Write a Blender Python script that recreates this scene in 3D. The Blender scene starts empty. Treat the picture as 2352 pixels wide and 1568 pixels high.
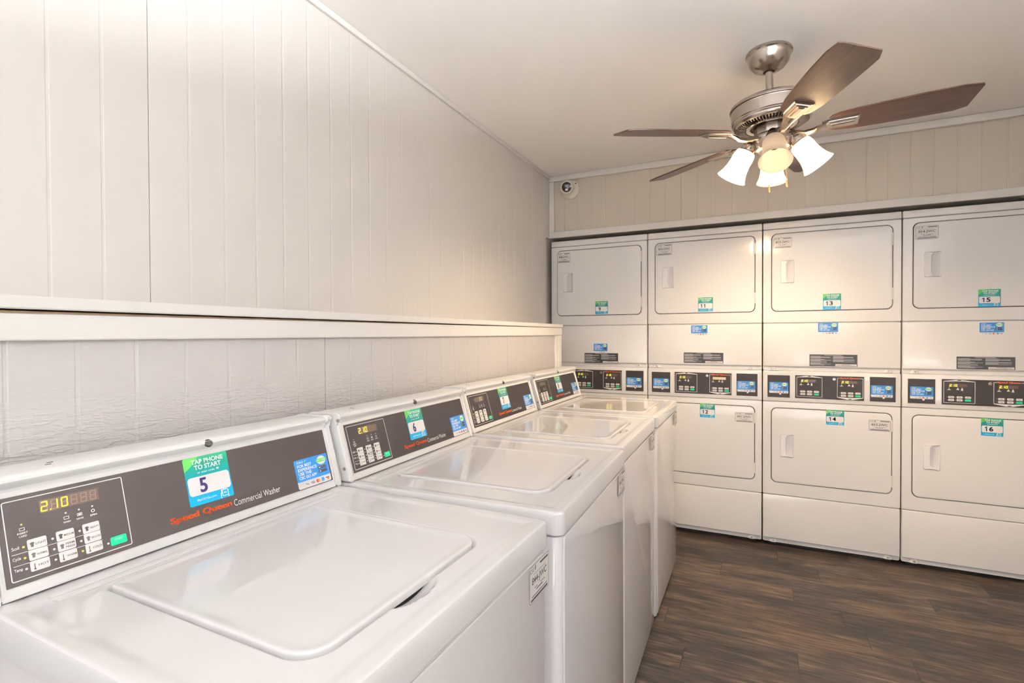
import bpy, bmesh, math, random
from mathutils import Vector, Matrix
random.seed(4)
PI = math.pi
S = bpy.context.scene
COL = S.collection

# ------------------------------------------------------------------ camera
F_, A_, P_, R_, H_ = 1172.07, .4479, -.0122, -.0039, 1.3073
Rv = Vector((math.cos(A_), math.sin(A_), 0)); Fv = Vector((-math.sin(A_), math.cos(A_), 0)); Uv = Vector((0, 0, 1))
fw = Fv*math.cos(P_) + Uv*math.sin(P_); up = -Fv*math.sin(P_) + Uv*math.cos(P_)
rt = Rv*math.cos(R_) + up*math.sin(R_); up2 = -Rv*math.sin(R_) + up*math.cos(R_)
cd = bpy.data.cameras.new('camera'); cam = bpy.data.objects.new('camera', cd); COL.objects.link(cam)
cd.sensor_fit = 'HORIZONTAL'; cd.sensor_width = 36; cd.lens = F_*36/2352; cd.clip_start = .02
m3 = Matrix((rt, up2, -fw)).transposed()
cam.matrix_world = Matrix.Translation((0, 0, H_)) @ m3.to_4x4()
S.camera = cam
# ------------------------------------------------------------------ world, exposure, added fill lights
S.view_settings.view_transform = 'Standard'; S.view_settings.look = 'None'
S.view_settings.exposure = 0.78; S.view_settings.gamma = 1.0; S.view_settings.use_curve_mapping = False
W = bpy.data.worlds.new('World'); S.world = W; W.use_nodes = True
bg = W.node_tree.nodes['Background']; bg.inputs['Color'].default_value = (.86, .93, 1, 1); bg.inputs['Strength'].default_value = 0.7
def area(name, loc, rot, sx, sy, power, col):
    l = bpy.data.lights.new(name, 'AREA'); l.shape = 'RECTANGLE'; l.size = sx; l.size_y = sy; l.energy = power; l.color = col
    o = bpy.data.objects.new(name, l); o.location = loc; o.rotation_euler = rot; COL.objects.link(o); return o
RW, BW, RX = -2.5, 3.5, 1.62      # rear wall y, soffit y, right wall x
CZ = 2.462
area('added_rear_fill', (.40, RW-.25, 1.22), (PI/2, 0, 0), 2.2, 2.2, 8, (.955, .975, 1))  # added fill light outside the rear opening
area('added_ceiling_fill', (.40, RW-1.0, .05), (math.radians(138), 0, 0), 2.8, 1.5, 40, (.955, .975, 1))  # added fill, tilted up to brighten the ceiling
area('added_side_fill', (RX+.3, -1.1, 1.2), (PI/2, 0, PI/2), 1.0, 2.0, 14, (.965, .98, 1))  # added fill light outside the side doorway
FILL_UPLIGHT = 760.0  # strength of the added fill uplighter
BULB = 1450.0

# ------------------------------------------------------------------ materials
def mat(name, col, rough=.5, metal=0, spec=.5, coat=0, emit=None, estr=0, noise=0, nscale=200):
    m = bpy.data.materials.new(name); m.use_nodes = True; n = m.node_tree; b = n.nodes['Principled BSDF']
    b.inputs['Base Color'].default_value = (*col, 1); b.inputs['Roughness'].default_value = rough
    b.inputs['Metallic'].default_value = metal; b.inputs['Specular IOR Level'].default_value = spec
    b.inputs['Coat Weight'].default_value = coat; b.inputs['Coat Roughness'].default_value = .05
    if emit: b.inputs['Emission Color'].default_value = (*emit, 1); b.inputs['Emission Strength'].default_value = estr
    if noise:
        t = n.nodes.new('ShaderNodeTexNoise'); t.inputs['Scale'].default_value = nscale; t.inputs['Detail'].default_value = 3
        tc = n.nodes.new('ShaderNodeTexCoord'); n.links.new(tc.outputs['Object'], t.inputs['Vector'])
        bu = n.nodes.new('ShaderNodeBump'); bu.inputs['Strength'].default_value = noise; bu.inputs['Distance'].default_value = .001
        n.links.new(t.outputs['Fac'], bu.inputs['Height']); n.links.new(bu.outputs['Normal'], b.inputs['Normal'])
    return m
def nd(m, t, **k):
    x = m.node_tree.nodes.new(t)
    for a, v in k.items(): setattr(x, a, v)
    return x
M = {}
M['enamel'] = mat('white_enamel', (.635, .61, .61), .05, spec=.55, noise=.05, nscale=11)
M['enamel_dryer'] = mat('dryer_enamel', (.79, .765, .755), .11, spec=.5, noise=.10, nscale=9)
M['lid'] = mat('lid_enamel', (.60, .58, .575), .04, spec=.5)
M['plastic'] = mat('white_plastic', (.78, .78, .785), .35)
M['grayplastic'] = mat('scoop_plastic', (.66, .635, .66), .4)
M['silver'] = mat('console_plastic', (.74, .725, .71), .3)
M['black'] = mat('panel_black', (.034, .026, .024), .5, spec=.25)
M['dark'] = mat('gap_dark', (.02, .016, .013), .6)
M['gap'] = mat('door_gap_plate', (.028, .023, .020), .6)
M['white'] = mat('print_white', (.82, .80, .78), .5)
M['cream'] = mat('button_cream', (.76, .73, .69), .45)
M['green'] = mat('start_green', (.0, .62, .25), .4)
M['orange'] = mat('print_orange', (.95, .13, .02), .5)
M['red'] = mat('print_red', (.70, .03, .02), .5)
M['amber'] = mat('print_amber', (.9, .35, .03), .5)
M['navy'] = mat('print_navy', (.045, .035, .16), .5)
M['ink'] = mat('print_ink', (.03, .028, .03), .5)
M['leaf'] = mat('print_leaf_green', (.03, .22, .16), .5)
M['bluestk'] = mat('sticker_blue', (.035, .235, .62), .35)
M['tag'] = mat('tag_white', (.70, .66, .65), .35)
M['strip'] = mat('sticker_strip', (.80, .77, .77), .4)
M['disp'] = mat('display_window', (.125, .085, .068), .25)
M['disp_dark'] = mat('display_window_dark', (.085, .06, .048), .25)
M['disp_glare'] = mat('display_window_glare', (.75, .62, .42), .3)  # lighter window colour, paints a bright reflection on one dryer display
M['ghost'] = mat('display_ghost', (.20, .145, .12), .3)
M['seg'] = mat('display_segments', (.9, .8, .05), .4, emit=(1, .86, .02), estr=1.0)
M['segdim'] = mat('display_segments_dim', (.42, .38, .08), .4, emit=(1, .85, .1), estr=.12)
M['screw'] = mat('screw_metal', (.42, .40, .37), .35, metal=.9)
M['steel'] = mat('brushed_nickel', (.50, .44, .39), .24, metal=1.0)
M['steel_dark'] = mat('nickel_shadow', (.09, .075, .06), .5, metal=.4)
M['brass'] = mat('brass_fob', (.75, .50, .20), .3, metal=1.0)
M['trim'] = mat('trim_paint', (.76, .73, .695), .42, noise=.25, nscale=60)
M['ceiling'] = mat('ceiling_paint', (.92, .89, .865), .75, noise=.1, nscale=120)
M['rawwood'] = mat('raw_wood_edge', (.42, .27, .15), .7)
M['camwhite'] = mat('camera_white', (.74, .69, .60), .35)
M['camglass'] = mat('camera_glass', (.03, .02, .018), .08)
M['glass_grey'] = mat('lens_grey', (.12, .11, .12), .2)

def gradient_mat(name, stops, axis='v', a=0, b=.09, rough=.35):
    m = mat(name, (1, 1, 1), rough); n = m.node_tree
    at = nd(m, 'ShaderNodeAttribute'); at.attribute_name = 'duv'; at.attribute_type = 'GEOMETRY'
    sp = nd(m, 'ShaderNodeSeparateXYZ'); n.links.new(at.outputs['Vector'], sp.inputs[0])
    mr = nd(m, 'ShaderNodeMapRange'); mr.inputs['From Min'].default_value = 0; mr.inputs['From Max'].default_value = 1
    n.links.new(sp.outputs['Y'], mr.inputs['Value'])
    cr = nd(m, 'ShaderNodeValToRGB'); e = cr.color_ramp.elements
    e[0].position, e[0].color = stops[0][0], (*stops[0][1], 1); e[1].position, e[1].color = stops[-1][0], (*stops[-1][1], 1)
    for p, c in stops[1:-1]:
        x = e.new(p); x.color = (*c, 1)
    n.links.new(mr.outputs[0], cr.inputs[0]); n.links.new(cr.outputs[0], n.nodes['Principled BSDF'].inputs['Base Color'])
    return m
M['phonestk'] = gradient_mat('sticker_green_to_blue', [(0, (0, .40, .72)), (.25, (.0, .30, .52)), (.55, (0, .22, .26)), (.85, (.01, .27, .18)), (1, (.02, .36, .17))])
M['lime'] = mat('sticker_lime', (.12, .50, .10), .35)

# painted wall panelling
def wall_mat(name, col, rel=0.0, rough=.5):
    m = mat(name, col, rough); n = m.node_tree; b = n.nodes['Principled BSDF']
    tc = nd(m, 'ShaderNodeTexCoord'); mp = nd(m, 'ShaderNodeMapping')
    n.links.new(tc.outputs['Object'], mp.inputs[0])
    if rel:
        mp.inputs['Scale'].default_value = (1, 24, 115)
        t = nd(m, 'ShaderNodeTexNoise'); t.inputs['Scale'].default_value = 1.0; t.inputs['Detail'].default_value = 4; t.inputs['Distortion'].default_value = 1.2
        n.links.new(mp.outputs[0], t.inputs['Vector'])
        sp = nd(m, 'ShaderNodeSeparateXYZ'); n.links.new(tc.outputs['Object'], sp.inputs[0])
        mr = nd(m, 'ShaderNodeMapRange'); mr.inputs['From Min'].default_value = 1.24; mr.inputs['From Max'].default_value = 1.10
        mr.inputs['To Min'].default_value = .06; mr.inputs['To Max'].default_value = 1
        n.links.new(sp.outputs['Z'], mr.inputs['Value'])
        mr2 = nd(m, 'ShaderNodeMapRange'); mr2.inputs['From Min'].default_value = .46; mr2.inputs['From Max'].default_value = .66
        n.links.new(t.outputs['Fac'], mr2.inputs['Value'])
        mu = nd(m, 'ShaderNodeMath', operation='MULTIPLY'); n.links.new(mr2.outputs[0], mu.inputs[0]); n.links.new(mr.outputs[0], mu.inputs[1])
        src = mu.outputs[0]; dist = .0017
    else:
        mp.inputs['Scale'].default_value = (30, 30, 6)
        t = nd(m, 'ShaderNodeTexNoise'); t.inputs['Scale'].default_value = 1.0; t.inputs['Detail'].default_value = 4
        n.links.new(mp.outputs[0], t.inputs['Vector']); src = t.outputs['Fac']; dist = .0006
    bu = nd(m, 'ShaderNodeBump'); bu.inputs['Strength'].default_value = .8 if rel else .4; bu.inputs['Distance'].default_value = dist
    n.links.new(src, bu.inputs['Height']); n.links.new(bu.outputs['Normal'], b.inputs['Normal'])
    return m
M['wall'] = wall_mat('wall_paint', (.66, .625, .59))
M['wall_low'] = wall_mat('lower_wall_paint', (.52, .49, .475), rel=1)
M['wall_back'] = wall_mat('soffit_paint', (.60, .54, .46))

def floor_mat():
    m = mat('vinyl_planks', (.1, .07, .05), .42, spec=.3); n = m.node_tree; L = n.links; b = n.nodes['Principled BSDF']
    tc = nd(m, 'ShaderNodeTexCoord'); sp = nd(m, 'ShaderNodeSeparateXYZ'); L.new(tc.outputs['Object'], sp.inputs[0])
    def ma(op, a, b_=None):
        x = nd(m, 'ShaderNodeMath', operation=op)
        for i, v in enumerate((a, b_)):
            if v is None: continue
            if isinstance(v, (int, float)): x.inputs[i].default_value = v
            else: L.new(v, x.inputs[i])
        return x.outputs[0]
    PW, PL = .1525, .94
    y = ma('DIVIDE', ma('SUBTRACT', sp.outputs['Y'], 2.07), PW); row = ma('FLOOR', y)
    wn = nd(m, 'ShaderNodeTexWhiteNoise', noise_dimensions='1D'); L.new(row, wn.inputs['W'])
    # butt joints of the nine rows in front of the dryers; other rows are staggered at random
    rp = nd(m, 'ShaderNodeValToRGB'); rp.color_ramp.interpolation = 'CONSTANT'; el = rp.color_ramp.elements
    offs = [.668, .15, .56, .43, .357, .166, .76, .303, .109]
    el[0].position = 0; el[0].color = (offs[0]/PL,)*3+(1,); el[1].position = 1/9; el[1].color = (offs[1]/PL,)*3+(1,)
    for i in range(2, 9): q = el.new(i/9); q.color = (offs[i]/PL,)*3+(1,)
    L.new(ma('DIVIDE', ma('ADD', row, .5), 9), rp.inputs[0])
    inr = ma('MULTIPLY', ma('GREATER_THAN', row, -.5), ma('LESS_THAN', row, 8.5))
    off0 = ma('ADD', ma('MULTIPLY', rp.outputs[0], inr), ma('MULTIPLY', wn.outputs['Value'], ma('SUBTRACT', 1, inr)))
    x = ma('SUBTRACT', ma('DIVIDE', sp.outputs['X'], PL), off0); col = ma('FLOOR', x)
    cb = nd(m, 'ShaderNodeCombineXYZ'); L.new(row, cb.inputs[0]); L.new(col, cb.inputs[1])
    w2 = nd(m, 'ShaderNodeTexWhiteNoise', noise_dimensions='3D'); L.new(cb.outputs[0], w2.inputs['Vector'])
    # grain
    off = nd(m, 'ShaderNodeVectorMath', operation='SCALE'); L.new(w2.outputs['Color'], off.inputs[0]); off.inputs['Scale'].default_value = 40
    def grain(sx, sy, det, dist):
        mp = nd(m, 'ShaderNodeMapping'); mp.inputs['Scale'].default_value = (sx, sy, 1); L.new(tc.outputs['Object'], mp.inputs[0])
        ad = nd(m, 'ShaderNodeVectorMath', operation='ADD'); L.new(mp.outputs[0], ad.inputs[0]); L.new(off.outputs[0], ad.inputs[1])
        t = nd(m, 'ShaderNodeTexNoise'); t.inputs['Scale'].default_value = 1; t.inputs['Detail'].default_value = det; t.inputs['Distortion'].default_value = dist
        L.new(ad.outputs[0], t.inputs['Vector']); return t.outputs['Fac']
    g1 = grain(3.2, 19, 5, 1.5); g2 = grain(8, 100, 3, .6); g3 = grain(1.1, 5, 2, .5)
    s = ma('ADD', ma('ADD', ma('MULTIPLY', g1, .52), ma('MULTIPLY', g2, .40)), ma('ADD', ma('MULTIPLY', g3, .25), ma('MULTIPLY', w2.outputs['Value'], .13)))
    cr = nd(m, 'ShaderNodeValToRGB'); L.new(s, cr.inputs[0]); e = cr.color_ramp.elements
    e[0].position, e[0].color = .46, (.013, .0092, .007, 1); e[1].position, e[1].color = .82, (.150, .098, .060, 1)
    q = e.new(.57); q.color = (.029, .0195, .0145, 1); q = e.new(.66); q.color = (.058, .038, .0255, 1)
    # tint between grey and brown
    hs = nd(m, 'ShaderNodeHueSaturation'); L.new(cr.outputs[0], hs.inputs['Color'])
    sat = nd(m, 'ShaderNodeMapRange'); L.new(g3, sat.inputs['Value']); sat.inputs['From Min'].default_value = .35; sat.inputs['From Max'].default_value = .65
    sat.inputs['To Min'].default_value = .75; sat.inputs['To Max'].default_value = 1.0; L.new(sat.outputs[0], hs.inputs['Saturation'])
    # seams
    fy = ma('FRACT', y); fx = ma('FRACT', x)
    ey = ma('LESS_THAN', ma('ABSOLUTE', ma('SUBTRACT', fy, .5)), .5-.0012/PW*1.0)
    ex = ma('LESS_THAN', ma('ABSOLUTE', ma('SUBTRACT', fx, .5)), .5-.0013/PL)
    ok = ma('MULTIPLY', ex, ma('ADD', ma('MULTIPLY', ey, .5), .5))
    mx = nd(m, 'ShaderNodeMix', data_type='RGBA'); L.new(ok, mx.inputs['Factor']); mx.inputs[6].default_value = (.012, .008, .006, 1); L.new(hs.outputs[0], mx.inputs[7])
    L.new(mx.outputs[2], b.inputs['Base Color'])
    bu = nd(m, 'ShaderNodeBump'); bu.inputs['Strength'].default_value = .35; bu.inputs['Distance'].default_value = .0015
    L.new(ma('ADD', g2, ok), bu.inputs['Height']); L.new(bu.outputs['Normal'], b.inputs['Normal'])
    rr = nd(m, 'ShaderNodeMapRange'); L.new(g1, rr.inputs['Value']); rr.inputs['To Min'].default_value = .42; rr.inputs['To Max'].default_value = .6
    L.new(rr.outputs[0], b.inputs['Roughness'])
    return m
M['floor'] = floor_mat()

def blade_mat():
    m = mat('walnut_blade', (.08, .035, .02), .28); n = m.node_tree; b = n.nodes['Principled BSDF']
    tc = nd(m, 'ShaderNodeTexCoord'); mp = nd(m, 'ShaderNodeMapping'); mp.inputs['Scale'].default_value = (5, 70, 5); n.links.new(tc.outputs['Object'], mp.inputs[0])
    t = nd(m, 'ShaderNodeTexNoise'); t.inputs['Scale'].default_value = 1; t.inputs['Detail'].default_value = 3; n.links.new(mp.outputs[0], t.inputs['Vector'])
    cr = nd(m, 'ShaderNodeValToRGB'); cr.color_ramp.elements[0].position = .3; cr.color_ramp.elements[0].color = (.055, .024, .015, 1)
    cr.color_ramp.elements[1].position = .75; cr.color_ramp.elements[1].color = (.115, .05, .028, 1)
    n.links.new(t.outputs['Fac'], cr.inputs[0]); n.links.new(cr.outputs[0], b.inputs['Base Color'])
    b.inputs['Roughness'].default_value = .34; b.inputs['Specular IOR Level'].default_value = .6
    return m
M['blade'] = blade_mat()
def shade_mat():
    m = bpy.data.materials.new('frosted_shade'); m.use_nodes = True; n = m.node_tree; n.nodes.remove(n.nodes['Principled BSDF'])
    out = n.nodes['Material Output']
    t = nd(m, 'ShaderNodeBsdfTranslucent'); t.inputs[0].default_value = (1, .96, .90, 1)
    d = nd(m, 'ShaderNodeBsdfDiffuse'); d.inputs[0].default_value = (.92, .90, .86, 1)
    g = nd(m, 'ShaderNodeBsdfGlossy'); g.inputs['Roughness'].default_value = .25
    mx = nd(m, 'ShaderNodeMixShader'); mx.inputs[0].default_value = .16; n.links.new(t.outputs[0], mx.inputs[1]); n.links.new(d.outputs[0], mx.inputs[2])
    m2 = nd(m, 'ShaderNodeMixShader'); m2.inputs[0].default_value = .05; n.links.new(mx.outputs[0], m2.inputs[1]); n.links.new(g.outputs[0], m2.inputs[2])
    n.links.new(m2.outputs[0], out.inputs[0]); return m
M['shade'] = shade_mat()
M['fill_lens'] = mat('fill_uplight_lens', (.8, .8, .8), .5, emit=(.93, .965, 1), estr=FILL_UPLIGHT)  # glowing lens of the added fill uplighter
M['bulb'] = mat('lit_bulb', (1, .9, .7), .4, emit=(1, .75, .48), estr=BULB)

# ------------------------------------------------------------------ mesh helpers
def fin(name, bm, mats, parent=None, angle=35, smooth=True):
    me = bpy.data.meshes.new(name)
    bmesh.ops.recalc_face_normals(bm, faces=bm.faces[:]) if not bm.faces or not getattr(bm, '_keep', False) else None
    bm.to_mesh(me); bm.free()
    for k in (mats if isinstance(mats, (list, tuple)) else [mats]): me.materials.append(k if not isinstance(k, str) else M[k])
    if smooth:
        for p in me.polygons: p.use_smooth = True
        me.set_sharp_from_angle(angle=math.radians(angle))
    o = bpy.data.objects.new(name, me); COL.objects.link(o)
    if parent: o.parent = parent
    return o
def box(bm, x0, x1, y0, y1, z0, z1, bev=0, seg=2, mi=0):
    r = bmesh.ops.create_cube(bm, size=1, matrix=Matrix.Translation(((x0+x1)/2, (y0+y1)/2, (z0+z1)/2)) @ Matrix.Diagonal((x1-x0, y1-y0, z1-z0, 1)))
    vs = r['verts']; fs = {f for v in vs for f in v.link_faces}
    for f in fs: f.material_index = mi
    if bev:
        es = list({e for v in vs for e in v.link_edges})
        bmesh.ops.bevel(bm, geom=es, offset=bev, segments=seg, profile=.5, affect='EDGES', clamp_overlap=True)
    return vs
def obox(name, m, parent, *a, **k):
    bm = bmesh.new(); box(bm, *a, **k); return fin(name, bm, m, parent)
def rr_pts(u0, v0, u1, v1, r, n=6):
    """rounded rectangle outline; r single or four radii (bl, br, tr, tl)"""
    if not isinstance(r, (list, tuple)): r = (r,)*4
    pts = []
    for (cx, cy, a0, rad) in ((u0+r[0], v0+r[0], PI, r[0]), (u1-r[1], v0+r[1], 1.5*PI, r[1]), (u1-r[2], v1-r[2], 0, r[2]), (u0+r[3], v1-r[3], .5*PI, r[3])):
        if rad <= 1e-6: pts.append((cx, cy)); continue
        for i in range(n+1):
            a = a0 + PI/2*i/n; pts.append((cx+rad*math.cos(a), cy+rad*math.sin(a)))
    return pts
def inset(pts, d):
    n = len(pts); out = []
    for i in range(n):
        p0, p1, p2 = Vector(pts[i-1]), Vector(pts[i]), Vector(pts[(i+1) % n])
        a = (p1-p0); b = (p2-p1)
        if a.length < 1e-9: a = b
        if b.length < 1e-9: b = a
        a.normalize(); b.normalize()
        na, nb = Vector((-a.y, a.x)), Vector((-b.y, b.x)); nn = na+nb; nn.normalize()
        c = max(.5, nn.dot(na)); out.append(tuple(p1+nn*d/c))
    return out
class Frame:
    def __init__(s, o, u, v, n): s.o, s.u, s.v, s.n = Vector(o), Vector(u).normalized(), Vector(v).normalized(), Vector(n).normalized()
    def __call__(s, a, b, c=0): return s.o + s.u*a + s.v*b + s.n*c
def rings(bm, fr, rs, cap0=True, cap1=True, mi=0):
    """rs: list of (pts2d, height)"""
    L = [[bm.verts.new(fr(p[0], p[1], h)) for p in pts] for pts, h in rs]
    n = len(L[0])
    for a, b in zip(L, L[1:]):
        for i in range(n):
            f = bm.faces.new((a[i], a[(i+1) % n], b[(i+1) % n], b[i])); f.material_index = mi
    if cap0: f = bm.faces.new(L[0][::-1]); f.material_index = mi
    if cap1: f = bm.faces.new(L[-1]); f.material_index = mi
    return L
def slab(bm, fr, pts, h0, h1, e=.001, mi=0, seg=3):
    """plate with a rounded front edge of radius e"""
    rs = [(pts, h0)]
    if e > 0:
        for i in range(seg+1):
            a = PI/2*i/seg; rs.append((inset(pts, e*(1-math.cos(a))), h1-e+e*math.sin(a)))
    else: rs.append((pts, h1))
    rings(bm, fr, rs, mi=mi)
def lathe(bm, prof, origin=(0, 0, 0), axis=(0, 0, 1), n=48, mi=0, cap=True):
    ax = Vector(axis).normalized(); q = ax.to_track_quat('Z', 'Y'); o = Vector(origin); L = []
    for r, z in prof:
        if r < 1e-6: L.append([bm.verts.new(o+q@Vector((0, 0, z)))])
        else: L.append([bm.verts.new(o+q@Vector((r*math.cos(2*PI*i/n), r*math.sin(2*PI*i/n), z))) for i in range(n)])
    for a, b in zip(L, L[1:]):
        for i in range(n):
            j = (i+1) % n
            if len(a) == 1 and len(b) == 1: continue
            if len(a) == 1: f = bm.faces.new((a[0], b[i], b[j]))
            elif len(b) == 1: f = bm.faces.new((a[i], a[j], b[0]))
            else: f = bm.faces.new((a[i], a[j], b[j], b[i]))
            f.material_index = mi
    return L
def tube(bm, pts, r, n=10, mi=0):
    pts = [Vector(p) for p in pts]; L = []
    for i, p in enumerate(pts):
        t = (pts[min(i+1, len(pts)-1)] - pts[max(i-1, 0)]).normalized(); q = t.to_track_quat('Z', 'Y')
        rr = r[i] if isinstance(r, (list, tuple)) else r
        L.append([bm.verts.new(p+q@Vector((rr*math.cos(2*PI*k/n), rr*math.sin(2*PI*k/n), 0))) for k in range(n)])
    for a, b in zip(L, L[1:]):
        for k in range(n): f = bm.faces.new((a[k], a[(k+1) % n], b[(k+1) % n], b[k])); f.material_index = mi
    f = bm.faces.new(L[0][::-1]); f.material_index = mi; f = bm.faces.new(L[-1]); f.material_index = mi

# ------------------------------------------------------------------ text and printed decals
_tc = {}
def text_geo(s, bold=0.0):
    k = (s, bold)
    if k in _tc: return _tc[k]
    cu = bpy.data.curves.new('t', 'FONT'); cu.body = s; cu.size = 1; cu.offset = bold; cu.resolution_u = 3; cu.fill_mode = 'BOTH'
    o = bpy.data.objects.new('t', cu); COL.objects.link(o); bpy.context.view_layer.update()
    me = bpy.data.meshes.new_from_object(o.evaluated_get(bpy.context.evaluated_depsgraph_get()))
    vs = [(v.co.x, v.co.y) for v in me.vertices]; fs = [tuple(p.vertices) for p in me.polygons]
    xs = [v[0] for v in vs]; ys = [v[1] for v in vs]
    _tc[k] = (vs, fs, min(xs), max(xs), min(ys), max(ys))
    bpy.data.objects.remove(o); bpy.data.curves.remove(cu); bpy.data.meshes.remove(me)
    return _tc[k]
class Print:
    """flat printing in layers a fraction of a millimetre above a surface"""
    def __init__(s, fr, lift=.0004, step=.00018): s.fr, s.bm, s.mats, s.lift, s.step, s.uv = fr, bmesh.new(), [], lift, step, []
    def mi(s, m):
        if m not in s.mats: s.mats.append(m)
        return s.mats.index(m)
    def poly(s, pts, m, lay=0):
        h = s.lift+s.step*lay; f = s.bm.faces.new([s.bm.verts.new(s.fr(p[0], p[1], h)) for p in pts]); f.material_index = s.mi(m); f.normal_update()
        if f.normal.dot(s.fr.n) < 0: f.normal_flip()
    def rect(s, u0, v0, u1, v1, m, lay=0, r=0):
        s.poly(rr_pts(u0, v0, u1, v1, r, 5) if r else [(u0, v0), (u1, v0), (u1, v1), (u0, v1)], m, lay)
    def frame(s, u0, v0, u1, v1, w, m, lay=0, r=0):
        a = rr_pts(u0, v0, u1, v1, r, 4) if r else [(u0, v0), (u1, v0), (u1, v1), (u0, v1)]; b = inset(a, w); n = len(a)
        for i in range(n): s.poly([a[i], a[(i+1) % n], b[(i+1) % n], b[i]], m, lay)
    def disc(s, u, v, r, m, lay=0, n=24, ry=None): s.poly([(u+r*math.cos(2*PI*i/n), v+(ry or r)*math.sin(2*PI*i/n)) for i in range(n)], m, lay)
    def ring(s, u, v, r, w, m, lay=0, n=24):
        for i in range(n):
            a, b = 2*PI*i/n, 2*PI*(i+1)/n
            s.poly([(u+r*math.cos(a), v+r*math.sin(a)), (u+r*math.cos(b), v+r*math.sin(b)), (u+(r-w)*math.cos(b), v+(r-w)*math.sin(b)), (u+(r-w)*math.cos(a), v+(r-w)*math.sin(a))], m, lay)
    def text(s, t, u0, v0, u1, v1, m, lay=1, bold=.012, keep=False, slant=0):
        vs, fs, a, b, c, d = text_geo(t, bold); h = s.lift+s.step*lay; mi = s.mi(m)
        sx, sy = (u1-u0)/(b-a), (v1-v0)/(d-c)
        if keep:
            sx = min(sx, sy); sy = sx; u0 = (u0+u1)/2-(b-a)*sx/2
        V = [s.bm.verts.new(s.fr(u0+(x-a)*sx+slant*(y-c)*sy, v0+(y-c)*sy, h)) for x, y in vs]
        for f in fs:
            try: q = s.bm.faces.new([V[i] for i in f])
            except ValueError: continue
            q.material_index = mi; q.normal_update()
            if q.normal.dot(s.fr.n) < 0: q.normal_flip()
    def seven(s, ch, u, v, w, h, m, lay=1, t=None, slant=.06):
        t = t or w*.17
        segs = {'a': (t*.6, h-t, w-t*.6, h), 'g': (t*.6, h/2-t/2, w-t*.6, h/2+t/2), 'd': (t*.6, 0, w-t*.6, t), 'f': (0, h/2+t*.3, t, h-t*.4), 'b': (w-t, h/2+t*.3, w, h-t*.4), 'e': (0, t*.4, t, h/2-t*.3), 'c': (w-t, t*.4, w, h/2-t*.3)}
        on = {'0': 'abcdef', '1': 'bc', '2': 'abged', '8': 'abcdefg', 'P': 'abgef'}[ch]
        for k in on:
            a, b, c, d = segs[k]; s.poly([(u+x+slant*y, v+y) for x, y in ((a, b), (c, b), (c, d), (a, d))], m, lay)
    def done(s, name, parent, uvbox=None):
        me = bpy.data.meshes.new(name); s.bm.to_mesh(me)
        if uvbox:
            at = me.attributes.new('duv', 'FLOAT_VECTOR', 'POINT'); u0, v0, u1, v1 = uvbox
            for i, v in enumerate(me.vertices):
                d = v.co-s.fr.o; at.data[i].vector = ((d.dot(s.fr.u)-u0)/(u1-u0), (d.dot(s.fr.v)-v0)/(v1-v0), 0)
        s.bm.free()
        for k in s.mats: me.materials.append(M[k])
        o = bpy.data.objects.new(name, me); COL.objects.link(o); o.parent = parent; return o

def phone_sticker(parent, fr, u0, v0, u1, v1, num, sub=True, lift=.0004, code=True):
    p = Print(fr, lift); w, h = u1-u0, v1-v0
    X = lambda a: u0+a*w
    Y = lambda b: v0+b*h
    p.rect(u0, v0, u1, v1, 'phonestk', 0, r=.03*w)
    p.poly([(X(0.0), Y(.72)), (X(.13), Y(.80)), (X(.24), Y(.90)), (X(.34), Y(1)), (X(.04), Y(1)), (X(0), Y(.96))], 'lime', 1)
    p.text('TAP PHONE', X(.17), Y(.845), X(.90), Y(.945), 'white', 2, .03)
    p.text('TO START', X(.22), Y(.725), X(.83), Y(.825), 'white', 2, .03)
    if sub:
        p.text('or scan code', X(.27), Y(.645), X(.66), Y(.69), 'white', 2, .012); p.rect(X(.70), Y(.65), X(.76), Y(.69), 'white', 2)
    else: p.rect(X(.27), Y(.655), X(.75), Y(.675), 'white', 2)
    p.rect(X(.03), Y(.20), X(.97), Y(.585), 'strip', 2, r=.07*w)
    def digit(ch, a, b, c, d):
        if ch == '1':
            w_ = (c-a)*.30; p.poly([(X(a+(c-a)*.55-w_/2), Y(b)), (X(a+(c-a)*.55+w_/2), Y(b)), (X(a+(c-a)*.55+w_/2), Y(d)), (X(a+(c-a)*.55-w_*.3), Y(d)), (X(a+(c-a)*.10), Y(d-.055)), (X(a+(c-a)*.16), Y(d-.095)), (X(a+(c-a)*.55-w_/2), Y(d-.07))], 'navy', 3)
        else:
            for dx in (-.007, 0, .007): p.text(ch, X(a+.007+dx), Y(b), X(c-.007+dx), Y(d), 'navy', 3, .018)
    if len(num) == 1: digit(num, .27, .24, .44, .545)
    else:
        digit(num[0], .14, .27, .33, .53); digit(num[1], .36, .27, .55, .53)
    p.text('MyCSCGo.com', X(.17), Y(.07), X(.60), Y(.125), 'white', 2, .015)
    # drawn hand holding a phone
    for a, b, c, d in ((.69, .0, .71, .12), (.71, .10, .73, .19), (.86, .0, .88, .17), (.73, .17, .86, .19), (.73, .05, .745, .17), (.745, .04, .86, .055), (.77, .10, .83, .125)):
        p.rect(X(a), Y(b), X(c), Y(d), 'white', 3)
    p.ring(X(.80), Y(.20), .03*w, .012*w, 'white', 4, 12)
    return p.done('phone_payment_sticker', parent, (u0, v0, u1, v1))

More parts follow.
